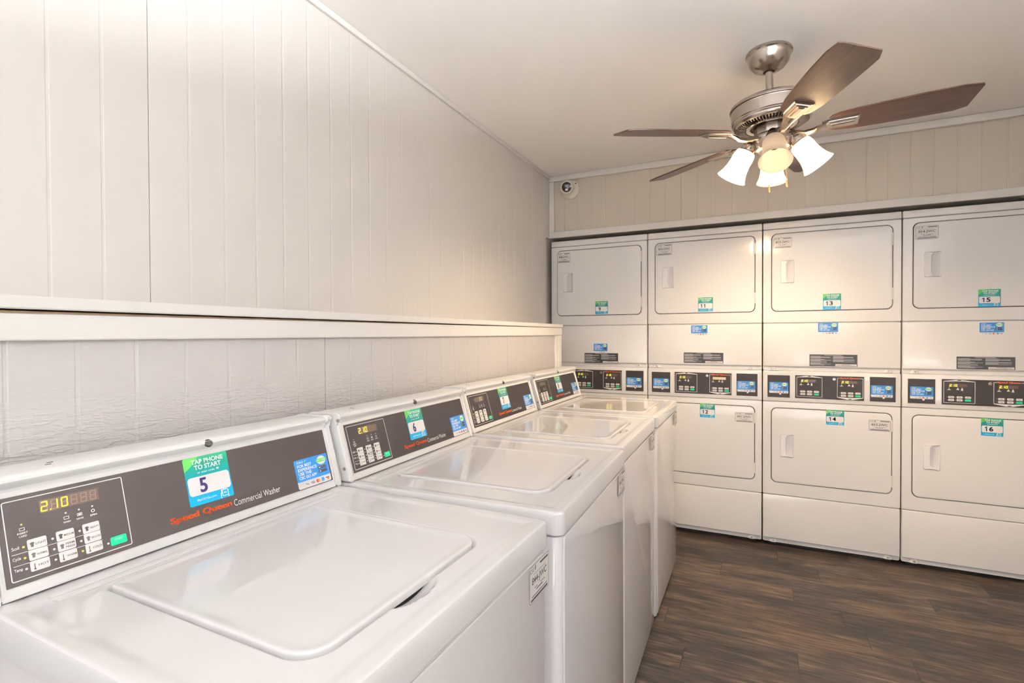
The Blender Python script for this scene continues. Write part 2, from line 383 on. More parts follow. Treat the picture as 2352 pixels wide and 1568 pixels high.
def app_sticker(parent, fr, u0, v0, u1, v1, fine=True, lift=.0004, split=.20):
    p = Print(fr, lift); w, h = u1-u0, v1-v0
    X = lambda a: u0+a*w
    Y = lambda b: v0+b*h
    p.rect(u0, v0, u1, v1, 'strip', 0, r=.04*w); p.rect(u0+.0, Y(split), u1, v1, 'bluestk', 1, r=.03*w)
    p.text('CSC', X(.07), Y(.87), X(.26), Y(.935), 'white', 2, .03); p.poly([(X(.29), Y(.88)), (X(.34), Y(.90)), (X(.35), Y(.95)), (X(.30), Y(.94))], 'lime', 2)
    for i, t in enumerate(('FOR BEST', 'EXPERIENCE', 'USE THE', 'CSC GO APP')):
        L = (.42, .56, .38, .52)[i]; y = .72-.135*i
        p.text(t, X(.07), Y(y), X(.07+L), Y(y+.105), 'white', 2, .03)
    p.disc(X(.80), Y(.80), .135*w, 'white', 2, ry=.155*h); p.rect(X(.64), Y(.745), X(.96), Y(.855), 'lime', 3, r=.01*w)
    p.text('PAY HERE', X(.67), Y(.77), X(.93), Y(.83), 'white', 4, .02)
    for k in (0, 1): p.rect(X(.66), Y(.50-.13*k), X(.92), Y(.60-.13*k), 'ink', 2, r=.01*w); p.rect(X(.69), Y(.53-.13*k), X(.73), Y(.57-.13*k), 'white', 3); p.rect(X(.75), Y(.54-.13*k), X(.90), Y(.56-.13*k), 'glass_grey', 3)
    # payment marks
    y = split/2; q = split/.20
    p.frame(X(.06), Y(y-.04*q), X(.17), Y(y+.04*q), .001, 'cream', 2); p.text('Pay', X(.22), Y(y-.035*q), X(.31), Y(y+.03*q), 'ink', 2, .01)
    p.text('VISA', X(.37), Y(y-.04*q), X(.49), Y(y+.035*q), 'navy', 2, .02)
    p.disc(X(.575), Y(y), .04*w, 'red', 2); p.disc(X(.62), Y(y), .034*w, 'amber', 3)
    p.rect(X(.70), Y(y-.055*q), X(.78), Y(y+.055*q), 'bluestk', 2); p.rect(X(.83), Y(y-.0*q), X(.94), Y(y+.025*q), 'ink', 2); p.rect(X(.87), Y(y-.05*q), X(.93), Y(y-.015*q), 'orange', 2)
    return p.done('app_sticker', parent)

def id_tag(parent, fr, u0, v0, u1, v1, code, fine=True, lift=.0004):
    p = Print(fr, lift); w, h = u1-u0, v1-v0
    X = lambda a: u0+a*w
    Y = lambda b: v0+b*h
    p.rect(u0, v0, u1, v1, 'tag', 0, r=.05*w); p.frame(X(.015), Y(.02), X(.985), Y(.98), .0011, 'ink', 1, r=.04*w)
    p.text('CSC', X(.05), Y(.80), X(.24), Y(.91), 'ink', 1, .0); p.poly([(X(.27), Y(.80)), (X(.31), Y(.82)), (X(.335), Y(.93)), (X(.28), Y(.93))], 'leaf', 1)
    p.rect(X(.53), Y(.855), X(.94), Y(.91), 'ink', 1); p.rect(X(.20), Y(.72), X(.80), Y(.732), 'ink', 1)
    p.text(code, X(.13), Y(.42), X(.87), Y(.66), 'ink', 1, .012)
    p.rect(X(.25), Y(.345), X(.40), Y(.365), 'ink', 1); p.rect(X(.55), Y(.345), X(.78), Y(.365), 'ink', 1); p.rect(X(.34), Y(.27), X(.66), Y(.30), 'glass_grey', 1)
    p.rect(X(.12), Y(.16), X(.90), Y(.185), 'ink', 1); p.rect(X(.08), Y(.06), X(.92), Y(.12), 'glass_grey', 1)
    return p.done('machine_id_sticker', parent)

# ------------------------------------------------------------------ tags
def struct(o, name=None): o['kind'] = 'structure'; return o
def empty(name, loc, label, cat, group=None, rz=0):
    o = bpy.data.objects.new(name, None); COL.objects.link(o); o.location = loc; o.rotation_euler = (0, 0, rz); o.empty_display_size = .1
    o['label'] = label; o['category'] = cat
    if group: o['group'] = group
    return o

# ================================================================== THE ROOM
UX, LX = -1.372, -1.13           # upper wall face, lower (chase) wall face
# floor, ceiling
struct(obox('floor', 'floor', None, -1.6, RX+.1, RW-.1, 4.4, -.06, 0))
struct(obox('ceiling', 'ceiling', None, -1.6, RX+.1, RW-.1, 4.4, CZ, CZ+.06))
def grooved(name, m, face, a0, a1, z0, z1, first, step, axis, back, gw=.0085, gd=.0007, seams=()):
    """panelling: shallow vertical grooves cut in a sheet, with narrow joints between sheets.
    axis 'y': face is x=const facing +x; axis 'x': face is y=const facing -y"""
    prof = [(a0, 0)]; k = math.floor((a0-first)/step)+1; g = first+k*step; j = k
    while g < a1-.01:
        if g > a0+.01:
            if j in seams: prof += [(g-.0014, 0), (g-.0010, -.005), (g+.0006, -.005), (g+.0010, -gd*.8), (g+gw*.7, 0)]
            else: prof += [(g-gw/2, 0), (g-gw/4, -gd), (g+gw/4, -gd), (g+gw/2, 0)]
        g += step; j += 1
    prof.append((a1, 0)); bm = bmesh.new()
    pt = (lambda a, d, z: (face+d, a, z)) if axis == 'y' else (lambda a, d, z: (a, face-d, z))
    outline = prof + [(a1, -back), (a0, -back)]
    lo = [bm.verts.new(pt(a, d, z0)) for a, d in outline]; hi = [bm.verts.new(pt(a, d, z1)) for a, d in outline]; n = len(outline)
    for i in range(n): bm.faces.new((lo[i], lo[(i+1) % n], hi[(i+1) % n], hi[i]))
    bm.faces.new(lo[::-1]); bm.faces.new(hi)
    return struct(fin(name, bm, m, angle=8))
grooved('wall_left', 'wall', UX, RW-.05, 3.432, 0, CZ, .561, .10095, 'y', .12, seams=(2, 14, 26))
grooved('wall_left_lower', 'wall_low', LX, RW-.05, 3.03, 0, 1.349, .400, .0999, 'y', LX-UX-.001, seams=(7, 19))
bm = bmesh.new(); box(bm, -1.55, -1.402, 3.432, 4.35, 0, 2.014); struct(fin('wall_left_recess', bm, 'wall'))
bm = bmesh.new(); box(bm, -1.6, -1.374, 3.432, 4.4, 2.014, CZ); struct(fin('wall_left_header', bm, 'wall'))
grooved('wall_back_soffit', 'wall_back', BW+.008, -1.374, RX, 2.02, CZ, -1.262, .1013, 'x', .80, seams=(8,), gd=.0010)
struct(obox('wall_back', 'wall', None, -1.6, RX+.1, 4.30, 4.40, 0, 2.02))
# unseen rear and right walls; window opening and doorway added to brighten the room
WX0, WX1, WZ0, WZ1 = -.55, 1.30, .06, 2.30
bm = bmesh.new()
for a in ((-1.6, WX0, 0, CZ), (WX1, RX+.1, 0, CZ), (WX0, WX1, 0, WZ0), (WX0, WX1, WZ1, CZ)): box(bm, a[0], a[1], RW-.12, RW, a[2], a[3])
struct(fin('wall_rear', bm, 'wall'))
win = bmesh.new()
for a in ((WX0, WX0+.05, WZ0, WZ1), (WX1-.05, WX1, WZ0, WZ1), (WX0, WX1, WZ0, WZ0+.05), (WX0, WX1, WZ1-.05, WZ1), (.33, .42, WZ0, WZ1)): box(win, a[0], a[1], RW-.09, RW-.03, a[2], a[3], .004)
struct(fin('added_window_1', win, 'trim'))
DY0, DY1 = -1.6, -.65
bm = bmesh.new()
for a in ((RW-.1, DY0, 0, CZ), (DY1, 4.4, 0, CZ), (DY0, DY1, 2.05, CZ)): box(bm, RX, RX+.1, a[0], a[1], a[2], a[3])
struct(fin('wall_right', bm, 'wall'))
bm = bmesh.new()
for a in ((DY0-.06, DY0, 0, 2.11), (DY1, DY1+.06, 0, 2.11), (DY0-.06, DY1+.06, 2.05, 2.11)): box(bm, RX-.015, RX, a[0], a[1], a[2], a[3], .002)
struct(fin('added_door_1', bm, 'trim'))
for nm, a in (('baseboard_right', (RX-.012, RX, DY1+.06, 3.49, 0, .09)), ('baseboard_rear', (LX+.02, RX-.02, RW, RW+.012, 0, .09))):
    bm = bmesh.new(); box(bm, a[0], a[1], a[2], a[3], a[4], a[5], .002); struct(fin(nm, bm, 'trim'))
# trims
def trim(n, *a, bev=.0025, m='trim'): return struct(obox('trim_%d' % n, m, None, *a, bev=bev))
trim(1, -1.372, RX-.001, BW-.012, BW+.006, 2.0125, 2.055)            # rail under the soffit
trim(2, -1.372, -1.335, BW-.011, BW+.006, 2.0555, 2.4195)                # corner post
trim(3, -1.372, RX-.001, BW-.014, BW+.006, 2.420, CZ-.001, bev=.006)       # crown at the soffit
trim(4, UX+.0005, UX+.012, RW, BW-.015, CZ-.024, CZ-.0008, bev=.003)        # thin strip at left ceiling edge
# ledge over the lower wall: top board, raw edge and fascia
bm = bmesh.new(); y0, y1 = RW+.01, 3.075
def wedge(bm, x0, x1, ya, yb, za0, za1, zb0, zb1, bev=.002):
    v = [bm.verts.new(p) for p in ((x0, ya, za0), (x1, ya, za0), (x1, ya, za1), (x0, ya, za1), (x0, yb, zb0), (x1, yb, zb0), (x1, yb, zb1), (x0, yb, zb1))]
    fs = [bm.faces.new([v[i] for i in q]) for q in ((0, 1, 2, 3), (7, 6, 5, 4), (0, 4, 5, 1), (1, 5, 6, 2), (2, 6, 7, 3), (3, 7, 4, 0))]
    if bev: bmesh.ops.bevel(bm, geom=list({e for f in fs for e in f.edges}), offset=bev, segments=2, affect='EDGES')
wedge(bm, UX+.0008, LX+.013, y0, 3.078, 1.355, 1.3805, 1.3555, 1.3755)
struct(fin('trim_5', bm, 'trim'))
bm = bmesh.new(); wedge(bm, LX+.0005, LX+.011, y0, 3.066, 1.2965, 1.3395, 1.306, 1.3535)
struct(fin('trim_6', bm, 'trim'))
bm = bmesh.new(); wedge(bm, LX-.07, LX+.0002, y0, 2.2, 1.3492, 1.3525, 1.3492, 1.3520, 0)
struct(fin('trim_7', bm, 'rawwood'))
trim(8, LX+.0005, LX+.009, 2.952, 3.0, .0, 1.305, bev=.002)
trim(9, LX-.03, LX+.0115, 3.0005, 3.058, .0, 1.3055, bev=.003)
struct(obox('wall_left_end', 'wall', None, UX+.001, LX-.031, 3.031, 3.05, 0, 1.349))

# ================================================================== WASHERS
WW = .662
ZT = .930                                     # worktop surface height above the floor
# console slope frame: u along the machine, v up the slope
CB = (-.5725, .0185); CT = (-.6090, .1425)     # slope line in (x, z above the worktop)
def worktop_mesh():
    nx, ny = 236, 222; x0, x1 = -.707, 0.; y0, y1 = 0., WW; bm = bmesh.new(); R = .022
    lid = (-.505, -.078, .114, .522)
    def sd_rr(x, y, ax, bx, ay, by, r):
        cx, cy = (ax+bx)/2, (ay+by)/2; dx, dy = abs(x-cx)-(bx-ax)/2+r, abs(y-cy)-(by-ay)/2+r
        return math.hypot(max(dx, 0), max(dy, 0))+min(max(dx, dy), 0)-r
    xs = [x0+(x1-x0)*i/nx for i in range(nx+1)]; ys = [y0+(y1-y0)*j/ny for j in range(ny+1)]
    def h(x, y):
        z = 0
        d = -sd_rr(x, y, x0-.03, x1, y0, y1, .02)           # distance inside outer edge
        r = .008
        if d < r: z -= r-math.sqrt(max(0, r*r-(r-d)**2))
        # very shallow dish inside a raised border
        t = min(1, max(0, (d-.022)/.02)); t = t*t*(3-2*t); z -= .0022*t
        rad = .045 if x > -.3 else .014
        s = sd_rr(x, y, *lid, rad)
        if s < -.007: z -= .024
        elif s < .006:
            t = (.006-s)/.013; z -= .0085*t*t*(3-2*t)
        # step mouldings behind the lid
        if x < -.500:
            for c in (-.522, -.543):
                z -= .0022*math.exp(-((x-c)/.0035)**2)*(1 if .06 < y < WW-.06 else 0)
        # finger scoop in front of the lid
        a = (y-.308)/.058; b = (x+.084)/.031
        q = a*a+b*b
        if q < 1 and s >= -.007: z = min(z, -.0022-.017*(1-q)**.8)
        return z
    V = []
    for x in xs:
        row = []
        for y in ys:
            # pull corners in to a rounded plan
            px, py = x, y
            for cy, sg in ((R, -1), (WW-R, 1)):
                if (y-cy)*sg > 0 and x > -R:
                    ddx, ddy = x+R, (y-cy)*sg; m_ = max(ddx, ddy); L = math.hypot(ddx, ddy)
                    if L > 0: px, py = -R+ddx*m_/L, cy+sg*ddy*m_/L
            row.append(bm.verts.new((px, py, h(px, py))))
        V.append(row)
    for i in range(nx):
        for j in range(ny): bm.faces.new((V[i][j], V[i+1][j], V[i+1][j+1], V[i][j+1]))
    loop = [V[i][0] for i in range(nx+1)]+[V[nx][j] for j in range(1, ny+1)]+[V[i][ny] for i in range(nx-1, -1, -1)]
    def pv(prev, fz, ins=0):
        out = []
        c = Vector((-.355, WW/2, 0))
        for v in prev:
            p = v.co.copy(); 
            if ins: p.x = max(-.707, p.x+(-ins if p.x > c.x+.33 else 0)); p.y += ins if p.y < .012 else (-ins if p.y > WW-.012 else 0)
            out.append(bm.verts.new((p.x, p.y, fz)))
        return out
    a = loop
    for z, ins in ((-.0482, 0), (-.0505, .0015), (-.0505, .006)):
        b = pv(a, z, ins)
        for k in range(len(a)-1): bm.faces.new((a[k], b[k], b[k+1], a[k+1]))
        a = b
    return bm
def lid_mesh():
    bm = bmesh.new(); fr = Frame((0, 0, 0), (1, 0, 0), (0, 1, 0), (0, 0, 1))
    pts = rr_pts(-.503, .116, -.080, .520, (.013, .045, .045, .013), 10)
    rs = [(inset(pts, .003), -.0100), (pts, -.0088), (pts, -.0010)]
    for i in range(1, 5):
        a = PI/2*i/4; rs.append((inset(pts, .0035*(1-math.cos(a))), -.0010+.0035*math.sin(a)))
    rs += [(inset(pts, .008), .0023), (inset(pts, .013), .0010), (inset(pts, .022), .0006)]
    L = rings(bm, fr, rs)
    return bm
def console_profile(g=0, top=0):
    p = [(-.5690, .0015), (-.5688, .006), (-.5730, .0170)]
    p += [(CT[0]-.0005, CT[1]+.001), (-.6125, .1480), (-.6118, .1525), (-.6070, .1560), (-.6020, .1600), (-.5995, .1650), (-.6010, .1695), (-.6060, .1722), (-.6150, .1732), (-.697, .1720), (-.707, .1700), (-.707, .0015)]
    c = (-.65, .085)
    return [(x+g*(1 if x > -.63 else -.0), z+(g*.55 if z > .14 else 0)) for x, z in p]
def extr(bm, prof, y0, y1, bev=0, mi=0):
    a = [bm.verts.new((x, y0, z)) for x, z in prof]; b = [bm.verts.new((x, y1, z)) for x, z in prof]; n = len(prof)
    for i in range(n): bm.faces.new((a[i], a[(i+1) % n], b[(i+1) % n], b[i]))
    f1 = bm.faces.new(a[::-1]); f2 = bm.faces.new(b)
    if bev: bmesh.ops.bevel(bm, geom=list(f1.edges)+list(f2.edges), offset=bev, segments=3, affect='EDGES', clamp_overlap=True)
def panel_frame(lift=0):
    s = Vector((CT[0]-CB[0], 0, CT[1]-CB[1])).normalized(); n = Vector((s.z, 0, -s.x))
    # u measured from the right (far) edge of the panel: negative towards the near edge
    fr = Frame(Vector((CB[0], WW-.0245, ZT+CB[1]))+n*lift, (0, 1, 0), s, n); fr.u = fr.u*.985
    return fr
PF = panel_frame(.0009)
def washer_panel():
    bm = bmesh.new(); slab(bm, panel_frame(0), rr_pts(-.6222, 0, -.0005, .1275, .001), -.002, .0006, 0)
    p = Print(PF, .0001, .00015); p.bm.free(); p.bm = bm; p.mats = ['black']
    p.frame(-.6163, .0060, -.4578, .1217, .0014, 'white', 0, r=.003)
    p.text('Soil', -.6115, .0502, -.6030, .0548, 'white', 0, .01); p.text('Cycle', -.6118, .0338, -.6025, .0396, 'white', 0, .01); p.text('Temp', -.6118, .0180, -.6020, .0238, 'white', 0, .01)
    p.rect(-.6122, .0437, -.4995, .0444, 'white', 0); p.rect(-.6122, .0272, -.4992, .0279, 'white', 0)
    for (u, nm) in ((-.5422, 'WASH'), (-.5246, 'RINSE'), (-.5062, 'SPIN')):
        p.disc(u, .0850, .0014, 'tag', 0, 12); p.text(nm, u-.0048, .0697, u+.0048, .0725, 'white', 0, .02)
        if nm == 'SPIN': p.ring(u, .0778, .0027, .0010, 'white', 0, 14)
        else: p.frame(u-.0036, .0752, u+.0036, .0797, .0008, 'white', 0, r=.0006)
        if nm == 'RINSE': p.rect(u-.0018, .0765, u+.0018, .0785, 'white', 0)
    p.frame(-.6000, .0752, -.5935, .0797, .0008, 'white', 0, r=.0006); p.disc(-.5967, .0845, .0014, 'segdim', 0, 12)
    p.text('INSERT', -.6030, .0705, -.5905, .0733, 'white', 0, .02); p.text('CARD', -.6015, .0660, -.5920, .0690, 'white', 0, .02)
    for r_ in range(3):
        for c_ in range(3):
            lit = (r_, c_) in ((0, 0), (1, 0), (2, 2)); p.disc((-.5980, -.5630, -.5280)[c_], (.0518, .0358, .0200)[r_], .0017, 'segdim' if lit else 'tag', 0, 12)
    p.disc(-.4925, .0190, .0017, 'tag', 0, 12)
    for dx in (-.0005, 0, .0005): p.text('Speed Queen', -.3920+dx, .0130, -.2707+dx, .0275, 'orange', 0, .022)
    p.text('Commercial Washer', -.2660, .0130, -.1540, .0262, 'white', 0, -.002)
    return p
WASH = {}
def make_washer(num, loc, rz, label, disp, code):
    t = empty('washing_machine', loc, label, 'washing machine', 'top-loading washers in the row along the wall', rz)
    if not WASH:
        bm = bmesh.new()
        pts = rr_pts(-.700, .004, -.006, WW-.004, (.004, .020, .020, .004), 6); fr = Frame((0, 0, 0), (1, 0, 0), (0, 1, 0), (0, 0, 1))
        rings(bm, fr, [(inset(pts, .006), .014), (inset(pts, .0015), .016), (pts, .022), (pts, ZT-.058), (inset(pts, .0015), ZT-.054), (inset(pts, .006), ZT-.0525), (inset(pts, .012), ZT-.0515)])
        WASH['cabinet'] = (bm, 'enamel')
        bm = bmesh.new(); fr = Frame((-.006, 0, 0), (0, 1, 0), (0, 0, 1), (1, 0, 0))
        slab(bm, fr, rr_pts(.024, .024, WW-.024, ZT-.0575, .006), -.004, .0035, .0034); WASH['front_panel'] = (bm, 'enamel')
        bm = worktop_mesh(); bmesh.ops.translate(bm, verts=bm.verts[:], vec=(0, 0, ZT)); WASH['worktop'] = (bm, 'lid')
        bm = lid_mesh(); bmesh.ops.translate(bm, verts=bm.verts[:], vec=(0, 0, ZT-.001)); WASH['lid'] = (bm, 'lid')
        bm = bmesh.new(); pts = inset(rr_pts(-.503, .116, -.080, .520, (.013, .045, .045, .013), 10), .0085); rings(bm, Frame((0, 0, ZT), (1, 0, 0), (0, 1, 0), (0, 0, 1)), [(pts, -.023), (pts, -.0125)]); WASH['lid_gap_shade'] = (bm, 'dark')  # added dark ring under the lid paints shade into its gap
        bm = bmesh.new(); extr(bm, [(x, z+ZT) for x, z in console_profile()], .0185, WW-.0185); WASH['console'] = (bm, 'silver')
        for nm, ya, yb in (('console_end_cap', .0005, .0195), ('console_end_cap ', WW-.0195, WW-.0005)):
            bm = bmesh.new(); extr(bm, [(x, z+ZT) for x, z in console_profile(.0035)], ya, yb, bev=.0035); WASH[nm] = (bm, 'silver')
        WASH['control_panel'] = (washer_panel(), None)
        bm = bmesh.new(); lathe(bm, [(0, .0026), (.0068, .0024), (.0080, .0012), (.0084, -.002)], (-.6010, WW-.0245-.299, ZT+.1652), (1, 0, .75), 20); WASH['lock_plug'] = (bm, 'dark')
        i = 0
        for yy in (.035, WW-.035):
            for xx in (-.04, -.66):
                bm = bmesh.new(); lathe(bm, [(0, 0), (.02, 0), (.022, .006), (.012, .010), (.012, .02), (0, .02)], (xx, yy, -.0001), (0, 0, 1), 16); WASH['levelling_foot'+' '*i] = (bm, 'dark'); i += 1
        for i, (sx, sz) in enumerate(((-.604, .157), (-.583, .035))):
            bm = bmesh.new(); lathe(bm, [(0, .0005), (.0022, .0005), (.0026, .0014), (.0044, .0014), (.0052, -.0008)], (sx, .0004, ZT+sz), (0, -1, 0), 16); WASH['screw'+' '*i] = (bm, 'screw')
        for i, (x_, y_, l_) in enumerate(((-.640, .10, .0), (-.655, .108, .0), (-.690, .05, .04))):
            bm = bmesh.new(); box(bm, x_-.001, x_+.001, y_-.004-l_, y_+.004, ZT+.1718, ZT+.17335-(.0004 if i == 2 else 0)); WASH['vent_slot'+' '*i] = (bm, 'dark' if i < 2 else 'silver')
        first = True
        for k in list(WASH):
            if isinstance(WASH[k][0], Print): o = WASH[k][0].done(k, t)
            else: o = fin(k.strip(), WASH[k][0], WASH[k][1], t, angle=28)
            WASH[k] = o
    else:
        for k in list(WASH):
            o = WASH[k].copy(); COL.objects.link(o); o.parent = t
    cp = [c for c in t.children if c.name.startswith('control_panel')][0]
    if 'buttons' not in PR:
        NM = (('LIGHT', 'MEDIUM', 'HEAVY'), ('NORMAL', 'PERM PRESS', 'DELICATES'), ('HOT', 'WARM', 'COLD'))
        bs = []
        for r_ in range(3):
            for c_ in range(3):
                u = (-.5936, -.5586, -.5240)[c_]; v = (.0600, .0443, .0284)[r_]; w_ = .0234
                bm = bmesh.new(); slab(bm, PF, rr_pts(u, v-.0152, u+w_, v, .0022, 4), 0, .0010, .0007, mi=0)
                pp = Print(PF, .00105, .0001); pp.bm.free(); pp.bm = bm; pp.mats = ['cream']
                nm = NM[r_][c_]
                if ' ' in nm:
                    pp.text('PERM', u+.010, v-.0072, u+.0215, v-.0040, 'ink', 0, .02); pp.text('PRESS', u+.010, v-.0122, u+.0215, v-.0090, 'ink', 0, .02)
                else: pp.text(nm, u+.0095, v-.0095, u+.0222, v-.0062, 'ink', 0, .02)
                if r_ == 2: pp.rect(u+.0045, v-.012, u+.0056, v-.004, 'ink', 0); pp.disc(u+.005, v-.0118, .0013, 'ink', 1, 10)
                else:
                    pp.poly([(u+.0025, v-.006), (u+.0045, v-.0045), (u+.0065, v-.0045), (u+.0085, v-.006), (u+.0072, v-.0078), (u+.0072, v-.0115), (u+.0038, v-.0115), (u+.0038, v-.0078)], 'ink' if r_ == 0 else 'glass_grey', 0)
                bs.append(pp.done('button', cp))
        bm = bmesh.new(); slab(bm, PF, rr_pts(-.4888, .0130, -.4650, .0268, .0022, 4), 0, .0012, .0007)
        pp = Print(PF, .00125, .0001); pp.bm.free(); pp.bm = bm; pp.mats = ['green']; pp.text('START', -.4835, .0205, -.4710, .0235, 'white', 0, .01)
        bs.append(pp.done('start_button', cp)); PR['buttons'] = bs
    else:
        for s_ in PR['buttons']:
            o = s_.copy(); COL.objects.link(o); o.parent = cp
    # display window
    p = Print(PF, .0002, .00015); on = disp != 'off'
    p.rect(-.5732, .0934, -.4948, .1125, 'disp' if num in '56' else ('disp' if on else 'disp_dark'), 0)
    dw, dh = .0088, .0150
    if num == '5':
        for i in range(6): p.seven('8', -.5722+.0129*i, .0954, dw, dh, 'ghost', 1, t=.0013)
    if disp == '2.10':
        for i, ch in enumerate('210'): p.seven(ch, -.5722+.0129*i, .0954, dw, dh, 'seg', 2, t=.0016)
        p.rect(-.5608, .0952, -.5592, .0970, 'seg', 2)
    elif disp == '20':
        for i, ch in enumerate('20'): p.seven(ch, -.5330+.0129*i, .0954, dw, dh, 'segdim', 2, t=.0016)
    p.done('display', cp)
    phone_sticker(t, panel_frame(.0009), -.3528, .0356, -.2624, .1274, num, lift=.0003)
    app_sticker(t, panel_frame(.0009), -.1052, .0016, -.0048, .0692, lift=.0003, split=.24)
    fp = [c for c in t.children if c.name.startswith('front_panel')][0]
    if code: id_tag(t, Frame((-.0022, 0, 0), (0, 1, 0), (0, 0, 1), (1, 0, 0)), WW-.100, ZT-.1335, WW-.002-.001, ZT-.0600, code, lift=.0004)
    return t
PR = {}
for num, xf, y0, zt, yaw, disp, code, lb in (
    ('5', -.387, .3085, .9300, -.008, '2.10', '844-JWC', 'white top-loading washer nearest the camera, sticker numbered 5, yellow 2.10 display'),
    ('6', -.3675, 1.004, .9325, .032, '2.10', '845-JWC', 'white top-loading washer numbered 6, standing between washers 5 and 7'),
    ('7', -.397, 1.676, .9355, .022, '20', '846-JWC', 'white top-loading washer numbered 7 with a dim display, third from the camera'),
    ('8', -.405, 2.3535, .9365, .006, 'off', '847-JWC', 'white top-loading washer numbered 8 with a blank display, beside the stacked dryers')):
    make_washer(num, (xf, y0, zt-ZT), yaw, lb, disp, code)

# ================================================================== STACKED DRYERS
DW, DH = .6945, 1.9905
DF = Frame((0, 0, 0), (1, 0, 0), (0, 0, 1), (0, -1, 0))       # front plane, facing -y
DRY = {}
def hole_plate(bm, fr, outer, inner, h0, h1, e=.002):
    """plate with an opening: outer and inner outlines with the same number of points"""
    o1, i1 = inset(outer, e), inset(inner, -e)
    L = [[bm.verts.new(fr(p[0], p[1], h)) for p in pts] for pts, h in ((outer, h0), (outer, h1-e), (o1, h1), (i1, h1), (inner, h1-e), (inner, h0))]
    n = len(outer)
    for a, b in zip(L, L[1:]+L[:1]):
        for i in range(n): bm.faces.new((a[i], a[(i+1) % n], b[(i+1) % n], b[i]))
def dryer_parts():
    P = []
    def add(nm, bm, m, ch=None): P.append((nm, bm, m, ch)); return len(P)-1
    bm = bmesh.new(); box(bm, .003, DW-.003, .0125, .74, .03, DH-.046, .003); add('cabinet', bm, 'enamel_dryer')
    bm = bmesh.new(); box(bm, .03, DW-.03, .05, .70, 0, .0299); add('plinth', bm, 'dark')
    bm = bmesh.new(); box(bm, 0, DW, -.001, .74, 1.9495, DH, .006, 3); add('top_panel', bm, 'enamel_dryer')
    # lower access panel and the panel under the upper door: both with a bevelled bottom lip and two screw bosses
    for nm, za, zb in (('access_panel', .0265, .3215), ('access_panel', 1.0850, 1.3745)):
        bm = bmesh.new(); pts = rr_pts(.0005, za, DW-.0005, zb, (.010, .010, .006, .006), 5)
        lip = [(x, max(z, za+.028)) for x, z in pts]
        rs = [(pts, -.014), (pts, -.0125)]
        # front with lip: build as rings whose lowest points rise with height
        for k in range(5):
            a = PI/2*k/4; e = .0035
            q = inset(pts, e*(1-math.cos(a))); rs.append((q, -.0120+e*math.sin(a)))
        rings(bm, DF, rs)
        slab(bm, DF, rr_pts(.0015, za+.026, DW-.0015, zb-.001, (.004, .004, .005, .005), 5), -.012, .0030, .0045)
        add(nm, bm, 'enamel_dryer')
        i = len(P)-1
        for ux in (.060, DW-.057):
            b2 = bmesh.new(); zc = za+.0135
            rs = [([(ux-.024, za+.003), (ux+.024, za+.003), (ux+.010, zc+.010), (ux-.010, zc+.010)], -.0085), ([(ux-.010, za+.003), (ux+.010, za+.003), (ux+.006, zc+.006), (ux-.006, zc+.006)], .0028)]
            rings(b2, DF, rs); add('screw_boss', b2, 'enamel_dryer', i)
            b2 = bmesh.new(); lathe(b2, [(0, .0008), (.0045, .0006), (.0055, -.002)], DF(ux, zc-.001, .003), (0, -1, 0), 14); add('screw', b2, 'screw', i)
    # door surrounds and doors
    for zs, ze, d0, d1 in ((.3245, .8955, .4005, .8575), (1.3775, 1.9465, 1.4465, 1.9190)):
        bm = bmesh.new(); outer = rr_pts(.0005, zs, DW-.0005, ze, .006, 6); inner = rr_pts(.0455, d0-.0015, .6560, d1+.0015, .0325, 6)
        hole_plate(bm, DF, outer, inner, -.012, .0, .0022); add('front_frame', bm, 'enamel_dryer')
        bm = bmesh.new(); pts = rr_pts(.0440, d0-.003, .6575, d1+.003, .033, 6)
        rings(bm, DF, [(pts, -.0118), (pts, -.0055)]); add('door_gap_plate', bm, 'gap')  # dark plate behind the door, visible in the gap round it
        bm = bmesh.new(); pts = rr_pts(.0492, d0+.0022, .6523, d1-.0022, .0295, 8)
        rings(bm, DF, [(pts, -.0050), (pts, .0005)]+[(inset(pts, .0035*(1-math.cos(PI/2*k/4))), .0010+.0035*math.sin(PI/2*k/4)) for k in range(5)]+[(rr_pts(.0485+.014, d0+.0155, .6530-.014, d1-.0155, .016, 8), .0050), (rr_pts(.0485+.07, d0+.0715, .6530-.07, d1-.0715, .002, 8), .0056)])
        add('door', bm, 'enamel_dryer'); di = len(P)-1
        zc = d0+(.229 if d0 < 1 else .2385)
        # handle: bezel with a scooped pocket
        bm = bmesh.new(); hu0, hu1, hz0, hz1 = .0950, .1690, zc-.0690, zc+.0700
        out = [(hu0+.006, hz0), (hu1-.002, hz0), (hu1, hz0+.003), (hu1, hz1-.003), (hu1-.003, hz1), (hu0+.006, hz1), (hu0, hz1-.006), (hu0, hz0+.006)]
        inn = [(hu0+.040, hz0+.008), (hu1-.009, hz0+.003), (hu1-.005, hz0+.012), (hu1-.004, hz1-.020), (hu1-.007, hz1-.003), (hu0+.040, hz1-.008), (hu0+.031, hz1-.022), (hu0+.031, hz0+.026)]
        L = [[bm.verts.new(DF(p[0], p[1], h)) for p in pts] for pts, h in ((out, .004), (out, .0065), (inset(out, .0025), .0095), (inset(inn, -.003), .0105), (inn, .0085), (inset(inn, .004), .0062))]
        for a, b in zip(L, L[1:]):
            for i in range(8): bm.faces.new((a[i], a[(i+1) % 8], b[(i+1) % 8], b[i]))
        f = bm.faces.new(L[-1]); f.material_index = 1
        for f in bm.faces:
            if all(v in L[-1] or v in L[-2] for v in f.verts): f.material_index = 1
        add('door_handle', bm, ['plastic', 'grayplastic'], di)
